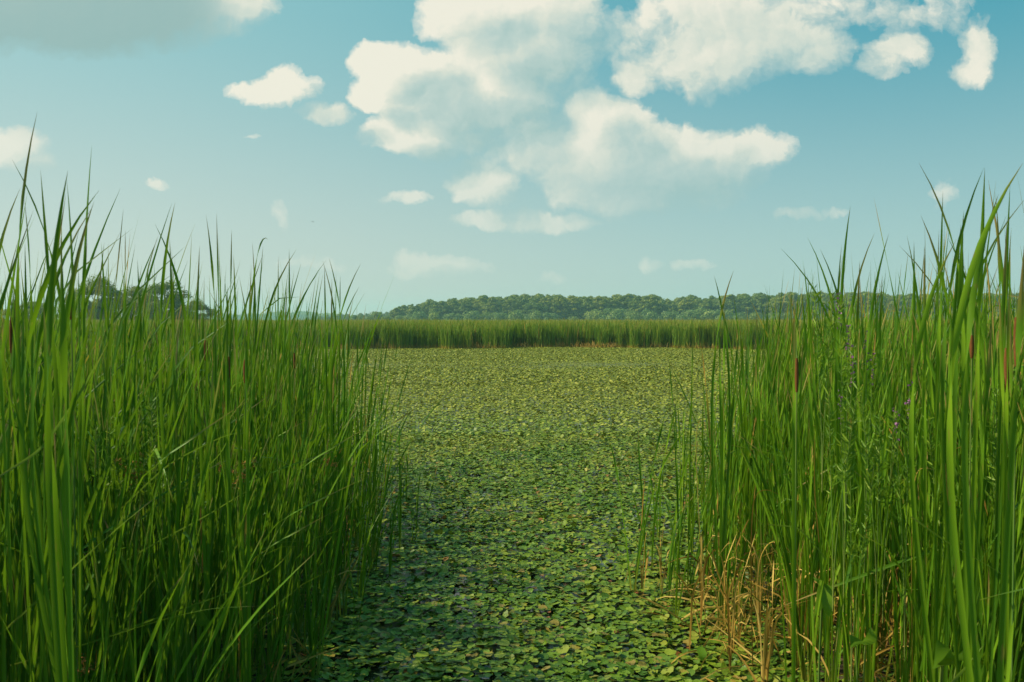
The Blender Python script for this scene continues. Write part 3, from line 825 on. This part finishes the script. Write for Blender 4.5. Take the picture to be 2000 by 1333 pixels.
arc_leaf([(1895,1333),(1925,1160),(1915,1110)], 4.2, D, 'long tan dry leaf low in the right bed', .012)
arc_leaf([(1700,1160),(1690,1000),(1688,930),(1694,915)], 4.6, D, 'orange dry leaf with twisted top in the middle of the right bed', .014)
arc_leaf([(1600,1060),(1590,960),(1592,850),(1586,830),(1600,836)], 4.9, D, 'buff dry leaf curled at its tip left of the purple flowers', .012)
arc_leaf([(1900,1040),(1905,980),(1915,955),(1930,1010)], 4.1, D, 'brown crumpled dry leaf over the dark hollow', .014)
arc_leaf([(570,1020),(576,930),(572,850),(580,820)], 5.8, D, 'orange dry leaf standing inside the left bed', .010)
arc_leaf([(395,1120),(392,960),(398,910),(408,895)], 4.4, D, 'white curled dry leaf in the middle of the left bed', .012)
arc_leaf([(640,1010),(632,905),(660,890),(672,870)], 6.6, D, 'small tan dry leaf near the right end of the left bed', .008)
SG = M['sedge']
sed = [([(90,1290),(200,1245),(330,1200),(470,1150),(540,1110),(575,1068)], 3.6, 'long sedge leaf slanting right with tan tip, low in the left bed', .011),
       ([(20,1300),(150,1265),(300,1215),(410,1188),(516,1184)], 3.3, 'sedge leaf slanting low across the dark left corner, ochre tip', .010),
       ([(100,1200),(250,1090),(400,1010),(440,985),(490,955)], 4.0, 'sedge leaf slanting up across the middle of the left bed', .009),
       ([(0,1240),(120,1130),(220,1040),(300,975)], 3.2, 'broad sedge leaf slanting up at the left frame edge', .013),
       ([(230,1000),(330,905),(440,850),(480,846)], 4.0, 'sedge leaf curving over below the pale herb, left bed', .010),
       ([(350,960),(430,890),(462,825),(480,810)], 4.4, 'sedge leaf rising right with pale tip in the left bed', .010),
       ([(430,900),(440,800),(455,752),(478,745)], 4.6, 'pale grey leaf arching over beside the dark seed head', .014),
       ([(500,1290),(590,1270),(700,1230)], 5.0, 'low sedge leaf pointing at the pond, left bed', .008),
       ([(560,1333),(600,1290),(640,1230),(655,1195)], 4.9, 'pale sedge leaf rising beside the pond at the left bed foot', .010),
       ([(570,1333),(620,1280),(650,1225)], 5.0, 'second pale sedge leaf beside the pond at the left bed foot', .008),
       ([(540,1333),(590,1322),(640,1333)], 4.7, 'low sedge leaf drooping at the bottom edge by the pond', .010),
       ([(760,870),(850,838),(940,830)], 8.5, 'faint sedge leaf lying out over the floating leaves', .010),
       ([(720,1040),(745,1055),(763,1072)], 7.4, 'short yellow leaf pointing down right at the left bed edge', .022),
       ([(0,930),(80,880),(150,780),(200,690)], 3.0, 'broad leaf crossing the upright cattails at the left edge', .012),
       ([(1500,1025),(1560,1030),(1600,1075),(1625,1110)], 4.3, 'green sedge leaf slanting down right across the right bed', .010),
       ([(1780,1010),(1850,1060),(1930,1105),(2000,1150)], 3.2, 'long sedge leaf slanting down to the right edge', .011),
       ([(1915,1172),(1960,1160),(2010,1148)], 3.0, 'broad level leaf entering at the right edge', .016),
       ([(1290,1290),(1320,1220),(1360,1150)], 5.8, 'green sedge leaf slanting over the floating leaves by the right bed', .012),
       ([(1240,1250),(1280,1240),(1312,1226)], 6.0, 'short sedge leaf lying on the floating leaves by the right bed', .012),
       ([(1860,1333),(1890,1300),(1920,1262)], 3.2, 'short broad leaf rising at the bottom edge of the right bed', .022)]
for pts, Yd, lab, w_ in sed:
    arc_leaf(pts, Yd, SG, lab, w_ * .8, 'sedge_leaf', 'sedge leaf')
# fine slanting sedges in bulk (nobody could count them)
n = 420
i = rng.integers(0, len(left), n)
b = np.stack([left[i, 0], left[i, 1], np.full(n, 0.02)], 1)
Pt = lean_paths(b, rng.normal(0.1, 0.9, n), rng.uniform(0.1, 0.5, n), rng.uniform(0.2, 1.2, n), rng.uniform(0.7, 1.7, n), 9)
a = Acc(); a.add(*sweep(Pt, rng.uniform(.004, .009, n), rng.uniform(0, 6, n)[:, None] + np.linspace(0, 2, 9)[None], rng.random(n)))
i = rng.integers(0, len(right), n // 2); n2 = n // 2
b = np.stack([right[i, 0], right[i, 1], np.full(n2, 0.02)], 1)
Pt = lean_paths(b, rng.normal(3.0, 0.9, n2), rng.uniform(0.1, 0.4, n2), rng.uniform(0.2, 1.0, n2), rng.uniform(0.5, 1.4, n2), 9)
a.add(*sweep(Pt, rng.uniform(.004, .009, n2), rng.uniform(0, 6, n2)[:, None] + np.linspace(0, 2, 9)[None], rng.random(n2)))
tag(link('sedge_grass', a.mesh('sedge_grass'), SG), 'thin arching sedge grass growing between the cattails', 'grass', kind='stuff')

# ------------------------------------------------------------------ leafy herbs, purple flowers, arrow leaves, rushes
def herb(px, py_top, Y, h_len, label, flower=False, group=None, dens=46, name='leafy_herb', cat='herb'):
    top = at(px, py_top, Y)
    base = np.array([top[0] + rng.uniform(-.05, .05), Y, max(top[2] - h_len, 0.0)])
    o = None
    st = Acc(); lf = Acc(); fls = []
    stems = 2
    for s in range(stems):
        tp = top - base + np.array([rng.normal(0, .05), rng.normal(0, .05), -abs(rng.normal(0, .10)) * (s > 0)])
        pts = bezier(np.zeros(3), np.array([0, 0, tp[2] * .4]), tp * .7, tp, 12)
        st.add(*tube(pts, np.linspace(.0026, .001, 12), 5))
        m_ = int(dens)
        t = rng.uniform(0.5, 1.0, m_)
        c = np.stack([np.interp(t, np.linspace(0, 1, 12), pts[:, j]) for j in range(3)], 1)
        az = rng.uniform(0, 6.28, m_)
        dirv = np.stack([np.cos(az), np.sin(az), rng.uniform(.2, 1.6, m_)], 1)
        ll = rng.uniform(.012, .036, m_) * (1.2 - 0.5 * t)
        Pt = c[:, None, :] + dirv[:, None, :] * (ll[:, None] * np.linspace(0, 1.6, 4)[None])[..., None]
        pr = np.array([.3, 1, .8, .03])
        lf.add(*sweep(Pt, ll * 0.30, np.full((m_, 4), 0.0) + rng.normal(0, .5, m_)[:, None], rng.random(m_), prof=pr))
        if flower:
            k = 22
            t = rng.uniform(0.86, 1.02, k)
            c = tp[None] * t[:, None] + rng.normal(0, .006, (k, 3))
            nn = rng.normal(size=(k, 3)); nn /= np.linalg.norm(nn, axis=1, keepdims=True)
            fls.append(cards(c, nn, rng.uniform(.004, .008, k)))
    o = link(name, st.mesh('stem'), M['stalk'], loc=tuple(base))
    link('foliage', lf.mesh('foliage'), M['herb'], o)
    for f_ in fls: link('flower', mesh_np('flower', *f_), M['purple'], o)
    return tag(o, label, cat, group)
herb(300, 770, 4.3, 1.1, 'pale green leafy herb, tallest and brightest in the left bed', dens=70)
herb(325, 775, 4.35, 1.0, 'pale green leafy herb just right of the brightest one', dens=70)
herb(205, 815, 4.1, .8, 'small feathery herb left of the brightest one')
herb(250, 850, 4.2, .7, 'low feathery herb under the cattails of the left bed')
herb(380, 860, 4.6, .7, 'small herb right of the bright pair in the left bed', dens=30)
for (px, py, Yd, lab) in [(1656, 572, 4.3, 'tall purple flower spike rising against the far trees'), (1648, 690, 4.2, 'purple flowered herb below the tall flower spike'),
                          (1786, 760, 4.0, 'purple flowered herb right of the others, amid cattails'), (1690, 655, 4.4, 'leafy herb with faint flowers right of the tall spike')]:
    herb(px, py, Yd, 1.3, lab, True, dens=60, name='flowering_herb', cat='flowering plant')
for (px, py, Yd, lab) in [(1640, 745, 4.0, 'bright yellow-green herb under the purple flowers'), (1700, 760, 4.1, 'yellow-green herb right of the brightest one in the right bed'), (1740, 800, 4.3, 'leafy herb in shade at the middle of the right bed'),
                          (1665, 900, 4.0, 'low leafy herb under the yellow-green ones'), (1620, 560, 4.5, 'leafy herb top showing at the skyline, left of the purple spike'), (1850, 820, 3.9, 'leafy herb left of the dark hollow'), (1960, 760, 3.6, 'leafy herb beside the rusty seed heads')]:
    herb(px, py, Yd, 1.1, lab, dens=70)

def broad_plant(leaves, Y, label, cat='broad-leaved plant'):
    """leaves: (px, py of the leaf tip, px, py of the leaf base, half width m)"""
    b0 = at(leaves[0][2], leaves[0][3], Y)
    B = np.array([b0[0], Y + 0.05, 0.0])
    st = Acc(); lf = []
    for (tx, ty, bx, by, hw) in leaves:
        t_ = at(tx, ty, Y - 0.05) - B; b_ = at(bx, by, Y) - B
        pts = bezier(np.zeros(3), np.array([0, 0, max(b_[2], .1) * .5]), b_ * .8, b_, 8)
        st.add(*tube(pts, np.linspace(.006, .0035, 8), 6))
        ax = np.linspace(b_, t_, 10)
        pr = np.array([.25, .85, 1.0, 1.0, .95, .85, .7, .5, .28, .02])
        ax[:, 1] -= 0.03 * np.sin(np.linspace(0, math.pi, 10))
        lf.append(sweep(ax[None], np.array([hw * 2]), np.full((1, 10), rng.uniform(-.35, .35)), rng.random(1), prof=pr, fold=.12))
    o = link('broad_leaved_plant', st.mesh('stem'), M['stalk'], loc=tuple(B))
    for l_ in lf: link('leaf', mesh_np('leaf', *l_), M['broad'], o)
    return tag(o, label, cat)
broad_plant([(1590,1205,1606,1142,.035), (1618,1208,1608,1142,.034), (1630,1150,1608,1142,.012), (1588,1128,1606,1140,.014)], 4.3, 'plant with two large drooping arrow-shaped leaves by the tawny tangle')
broad_plant([(1830,1250,1838,1300,.05), (1856,1270,1842,1300,.04), (1888,1262,1870,1290,.035)], 3.6, 'plant with rounded leaves near the bottom edge of the right bed')
broad_plant([(1440,1300,1425,1285,.03), (1375,1296,1367,1262,.03)], 5.6, 'low rounded leaves at the water edge before the right bed')
broad_plant([(415,1222,375,1185,.045), (372,1175,372,1190,.03)], 4.2, 'dim broad leaf in the shade at the bottom of the left bed')
broad_plant([(1700,1225,1690,1260,.03),(1660,1240,1672,1262,.03)], 3.9, 'small broad leaves under the bright reeds of the right bed')

def rush(px, py, Y, label, spread=.05):
    c = at(px, py, Y); B = np.array([c[0] - .25, Y, 0.0])
    st = Acc(); sds = []
    tip = c - B
    pts = bezier(np.zeros(3), np.array([0, 0, tip[2] * .5]), tip * np.array([.4, 1, .9]), tip, 14)
    st.add(*tube(pts, np.linspace(.004, .0015, 14), 5))
    for _ in range(9):
        e = tip + rng.normal(0, spread, 3)
        st.add(*tube(np.linspace(tip, e, 4), .001, 4))
        k = 26
        cc = e + rng.normal(0, .010, (k, 3)); nn = rng.normal(size=(k, 3)); nn /= np.linalg.norm(nn, axis=1, keepdims=True)
        sds.append(cards(cc, nn, rng.uniform(.003, .008, k), .5))
    o = link('rush', st.mesh('stem'), M['stalk'], loc=tuple(B))
    for f_ in sds: link('seed_cluster', mesh_np('seed_cluster', *f_), M['rust'], o)
    return tag(o, label, 'rush')
rush(470, 925, 4.3, 'rush with the largest rusty brown seed cluster, left bed')
rush(262, 918, 4.2, 'rush with a small brown seed cluster left of the large one', .03)
rush(150, 1310, 3.3, 'rush with a yellowish seed cluster at the bottom left corner', .03)
rush(640, 905, 5.6, 'rush with a faint brown cluster at the right end of the left bed', .02)

# ------------------------------------------------------------------ far reed belt across the pond
def belt():
    a = Acc()
    # front rows: fine blades in uneven tussocks
    nt = 2300
    tx = rng.uniform(-74, 74, nt); td = rng.uniform(0, 1, nt) ** 1.3 * 5.5
    hollow = np.sin(tx * 0.95 + 2.2 * np.sin(tx * 0.31)) + 0.6 * np.sin(tx * 2.3 + 1)
    td = np.where(hollow > 0.55, td + 2.2, td)
    k = rng.integers(26, 52, nt); i = np.repeat(np.arange(nt), k); n = len(i)
    x = tx[i] + rng.normal(0, 0.17, n); y = belt_front(tx)[i] + td[i] + rng.normal(0, 0.17, n)
    hh = rng.normal(2.10, 0.16, n) + rng.normal(0, 0.10, nt)[i] + 0.10 * np.sin(x * .33 + 2 * np.sin(x * .11))
    base = np.stack([x, y, np.zeros(n)], 1)
    Pt = lean_paths(base, rng.uniform(0, 6.28, n), np.abs(rng.normal(0.03, .07, n)), np.abs(rng.normal(.06, .24, n)), hh * rng.uniform(.75, 1.03, n), 6)
    a.add(*sweep(Pt, rng.uniform(.022, .046, n), rng.uniform(0, 6.28, n)[:, None] + np.linspace(0, 1.5, 6)[None], rng.random(n)))
    # canopy behind: only tops show
    for (d0, d1, n, wd) in [(3, 14, 30000, .045), (14, 60, 26000, .09), (60, 260, 26000, .22)]:
        y = BELT_Y + rng.uniform(d0, d1, n)
        x = rng.uniform(-1, 1, n) * (y * 0.68 + 5)
        hh = rng.normal(2.18, 0.15, n)
        base = np.stack([x, y, np.zeros(n) + 0.8], 1)
        Pt = lean_paths(base, rng.uniform(0, 6.28, n), np.abs(rng.normal(.03, .08, n)), np.abs(rng.normal(.05, .25, n)), hh - .8, 4)
        a.add(*sweep(Pt, np.full(n, wd) * rng.uniform(.6, 1.3, n), rng.uniform(0, 6.28, n)[:, None] + np.linspace(0, 1, 4)[None], rng.random(n), v0=.3))
    return a
o = link('far_reeds', belt().mesh('far_reeds'), M['far_blade'])
tag(o, 'long even belt of reeds across the far side of the pond', 'reeds', kind='stuff')
n = 8200
x = rng.uniform(-72, 72, n)
keep = rng.random(n) < np.clip(0.35 + 0.8 * np.sin(x * 1.3 + 2 * np.sin(x * .5)), 0.12, 1); x = x[keep]; n = len(x)
base = np.stack([x, belt_front(x) - .15 + rng.uniform(-.45, .8, n), np.full(n, -.02)], 1)
Pt = lean_paths(base, rng.uniform(0, 6.28, n), rng.uniform(0, .5, n), rng.uniform(0, .9, n), rng.uniform(.2, .75, n), 5)
a = Acc(); a.add(*sweep(Pt, rng.uniform(.015, .035, n), rng.uniform(0, 6.28, n)[:, None] + np.linspace(0, 1, 5)[None], rng.random(n)))
tag(link('dead_reed_litter', a.mesh('dead_reed_litter'), M['dead']), 'straw-coloured dead stalks along the foot of the far reed belt', 'dead leaves', kind='stuff')

# ------------------------------------------------------------------ trees
def crown_mesh(W_, H_, nclump, nleaf, leaf, low=0.15, seed=0, open_=0.0):
    r = np.random.default_rng(seed)
    cs = []
    for k in range(nclump):
        for _ in range(50):
            v = r.uniform(-1, 1, 3)
            rr = np.linalg.norm(v)
            if 0.35 < rr < 1: break
        z = v[2] * 0.5 + 0.5
        prof = np.sin(np.clip(z * 0.85 + 0.15, 0, 1) * math.pi) ** 0.55
        cs.append([v[0] * W_ / 2 * (0.35 + 0.65 * prof), v[1] * W_ / 2 * (0.35 + 0.65 * prof), H_ * (low + (1 - low) * z * 0.92)])
    cs = np.array(cs)
    rad = r.uniform(0.8, 1.45, nclump) * W_ * 1.08 / nclump ** 0.5 * (1 - 0.3 * open_)
    C = []; Nn = []; rn = []
    for c, q in zip(cs, rad):
        d = r.normal(size=(nleaf, 3)); d[:, 2] = np.abs(d[:, 2]) * 1.0 - 0.35
        d /= np.linalg.norm(d, axis=1, keepdims=True)
        rr = q * r.uniform(0.55, 1.08, nleaf)[:, None]
        C.append(c + d * rr * np.array([1, 1, 0.85])); nn = d + r.normal(0, .42, d.shape); Nn.append(nn / np.linalg.norm(nn, axis=1, keepdims=True))
        rn.append(np.clip(r.uniform(0, 1) * 0.5 + r.uniform(0, .5, nleaf), 0, 1))
    C = np.concatenate(C); Nn = np.concatenate(Nn)
    return cards(C, Nn, r.uniform(.6, 1.3, len(C)) * leaf, .8, rnd=np.concatenate(rn)), cs
def trunk_mesh(H_, cs, r0):
    a = Acc()
    top = np.array([0, 0, H_ * .8])
    pts = bezier(np.zeros(3), np.array([.02 * H_, 0, H_ * .3]), np.array([-.02 * H_, 0, H_ * .55]), top, 8)
    a.add(*tube(pts, np.linspace(r0, r0 * .25, 8), 7))
    for c in cs[:9]:
        s = pts[min(6, max(1, int(8 * max(0.12, c[2] / H_ - .25))))]
        a.add(*tube(bezier(s, s + (c - s) * np.array([.5, .5, .2]), s + (c - s) * np.array([.8, .8, .6]), c, 5), np.linspace(r0 * .4, r0 * .1, 5), 5))
    return a
def make_tree_proto(name, W_, H_, nclump, nleaf, leaf, mat, low, seed, open_=0.0):
    (V, Q, U), cs = crown_mesh(W_, H_, nclump, nleaf, leaf, low, seed, open_)
    cm = mesh_np('crown', V, Q, U, smooth=False); cm.materials.append(mat)
    tm = trunk_mesh(H_, cs, H_ * .022).mesh('trunk'); tm.materials.append(M['bark'])
    return cm, tm
def place_tree(proto, x, y, sx, sz, label, group=None, name='tree', cat='tree'):
    e = bpy.data.objects.new(name, None); COL.objects.link(e)
    e.location = (x, y, 0.02); e.rotation_euler = (0, 0, rng.uniform(0, 6.28)); e.scale = (sx, sx, sz)
    c = bpy.data.objects.new('crown', proto[0]); COL.objects.link(c); c.parent = e
    t = bpy.data.objects.new('trunk', proto[1]); COL.objects.link(t); t.parent = e
    return tag(e, label, cat, group)
tall = [make_tree_proto('tree', 9.5, 15, 130, 60, .33, M['crown'], .10, 50 + k) for k in range(8)]
bush = [make_tree_proto('willow', 9, 6.5, 22, 110, .36, M['willow'], .05, 80 + k) for k in range(3)]
TOPS = ([758, 772, 800, 850, 950, 1020, 1100, 1150, 1250, 1283, 1290, 1330, 1450, 1560, 1700, 1850, 2080],
        [606, 597, 590, 585, 577, 575, 574, 576, 573, 573, 588, 580, 573, 569, 569, 571, 573])
x = 768.0; k = 0
rows = [(452, 30, .97), (468, 26, .98), (484, 26, 1.0), (500, 28, 1.02)]
for (Yd, step, hf) in rows:
    x = 774.0 + rng.uniform(0, 14)
    while x < 2090:
        topy = np.interp(x, *TOPS) + rng.normal(1.0, 2.4)
        Yt = Yd + rng.uniform(-6, 6)
        Ht = (at(x, topy, Yt)[2]) * hf
        place_tree(tall[k % 8], (x - 1000) / F * Yt, Yt, Ht / 15 * rng.uniform(1.0, 1.55), Ht / 15,
                   'dark rounded broadleaf tree in the long wood beyond the far reeds', 'trees of the wood beyond the far reeds')
        x += step * rng.uniform(.7, 1.3); k += 1
x = 700.0
while x < 2080:
    Yt = rng.uniform(415, 440)
    topy = (611 if x > 790 else 616) + rng.normal(0, 3.0)
    Ht = at(x, topy, Yt)[2]
    place_tree(bush[k % 3], (x - 1000) / F * Yt, Yt, Ht / 6.5 * rng.uniform(.9, 1.3), Ht / 6.5, 'low pale willow bush along the foot of the far wood', 'willow bushes before the far wood', 'willow_bush', 'bush')
    x += rng.uniform(20, 46); k += 1
# lower, hazier trees where the wood runs out to the left
for x in np.arange(600, 775, 13):
    Yt = rng.uniform(640, 720)
    topy = np.interp(x, [600, 690, 770], [617, 612, 607]) + rng.normal(0, 1.5)
    Ht = at(x, topy, Yt)[2]
    place_tree(tall[k % 8], (x - 1000) / F * Yt, Yt, Ht / 15 * 1.3, Ht / 15, 'hazy low tree where the far wood runs out to the left', 'hazy trees left of the far wood'); k += 1
# the trees behind the left reed bed
near = [make_tree_proto('tree', 11, 12, 40, 420, .17, M['crown'], .12, 200 + k, .35) for k in range(3)]
for (px, py, Yt, wpx, lab) in [(150, 566, 185, 60, 'small round tree at the left end of the group behind the left reeds'), (192, 549, 182, 92, 'large round tree, left of the two largest behind the left reeds'),
                               (262, 560, 190, 70, 'mid-sized tree between the two largest behind the left reeds'), (322, 551, 180, 88, 'large loose tree with sky gaps, right of the two largest behind the left reeds'),
                               (385, 590, 195, 62, 'low dark tree at the right end of the group behind the left reeds'), (60, 590, 205, 80, 'low tree showing through the reeds near the left edge')]:
    Ht = at(px, py, Yt)[2]
    place_tree(near[k % 3], (px - 1000) / F * Yt, Yt, wpx / F * Yt / 10.0, Ht / 11.6, lab, 'trees behind the left reed bed'); k += 1
# distant wood: one bluish mass on the horizon
a = Acc()
n = 60000
x = rng.uniform(-1100, 500, n); y = 1500 + rng.uniform(0, 60, n)
hz = 11 + 3 * np.sin(x * .011) + 2 * np.sin(x * .031 + 1) + 1.5 * np.sin(x * .13) + rng.uniform(-1, 1, n)
z = rng.uniform(0, 1, n) ** .6 * hz
nn = rng.normal(size=(n, 3)); nn[:, 2] = np.abs(nn[:, 2]); nn[:, 1] -= .6; nn /= np.linalg.norm(nn, axis=1, keepdims=True)
a.add(*cards(np.stack([x, y, z], 1), nn, rng.uniform(.9, 1.8, n)))
tag(link('distant_wood', a.mesh('distant_wood', smooth=False), M['crown']), 'blue-grey line of distant woods on the horizon at left', 'wood', kind='stuff')

# ------------------------------------------------------------------ a tiny bird in the sky
c = at(611, 434, 120)
a = Acc()
t = np.linspace(0, 1, 8)
a.add(*tube(np.stack([(t - .5) * .22, t * 0, t * 0], 1), .035 * np.sin(np.clip(t, .06, .94) * math.pi) ** .7, 8))
bo = link('bird', a.mesh('body'), M['bark'], loc=tuple(c))
for s in (-1, 1):
    Pt = np.stack([np.linspace(0, -.04, 6), s * np.linspace(.02, .20, 6), .07 * np.sin(np.linspace(0, 2.4, 6))], 1)
    V, Q, U = sweep(Pt[None], np.array([.08]), np.full((1, 6), 0.0), rng.random(1), prof=np.array([1, 1, .95, .8, .55, .08]))
    link('wing', mesh_np('wing', V, Q, U), M['bark'], bo)
bo.rotation_euler = (0, 0, R(60))
tag(bo, 'tiny dark bird flying high in the pale sky above the left reeds', 'bird')

# ------------------------------------------------------------------ haze
def box_mesh(x0, x1, y0, y1, z0, z1):
    V = [(x, y, z) for x in (x0, x1) for y in (y0, y1) for z in (z0, z1)]
    return mesh_np('haze', V, np.array([[0, 1, 3, 2], [4, 6, 7, 5], [0, 4, 5, 1], [2, 3, 7, 6], [0, 2, 6, 4], [1, 5, 7, 3]]), smooth=False)
hm = bpy.data.materials.new('haze'); hm.use_nodes = True
hh = NG(hm.node_tree); hh.n.clear()
pv = hh.node('ShaderNodeVolumePrincipled')
pv.inputs['Color'].default_value = (0.50, 0.87, 0.90, 1)
pv.inputs['Density'].default_value = 0.00038
pv.inputs['Anisotropy'].default_value = 0.2
ho = hh.node('ShaderNodeOutputMaterial'); hh.l.new(pv.outputs[0], ho.inputs['Volume'])
tag(link('haze', box_mesh(-1900, 1900, -300, 1700, -1.6, 30), hm), 'thin pale haze in the air over the marsh', 'haze', kind='stuff')
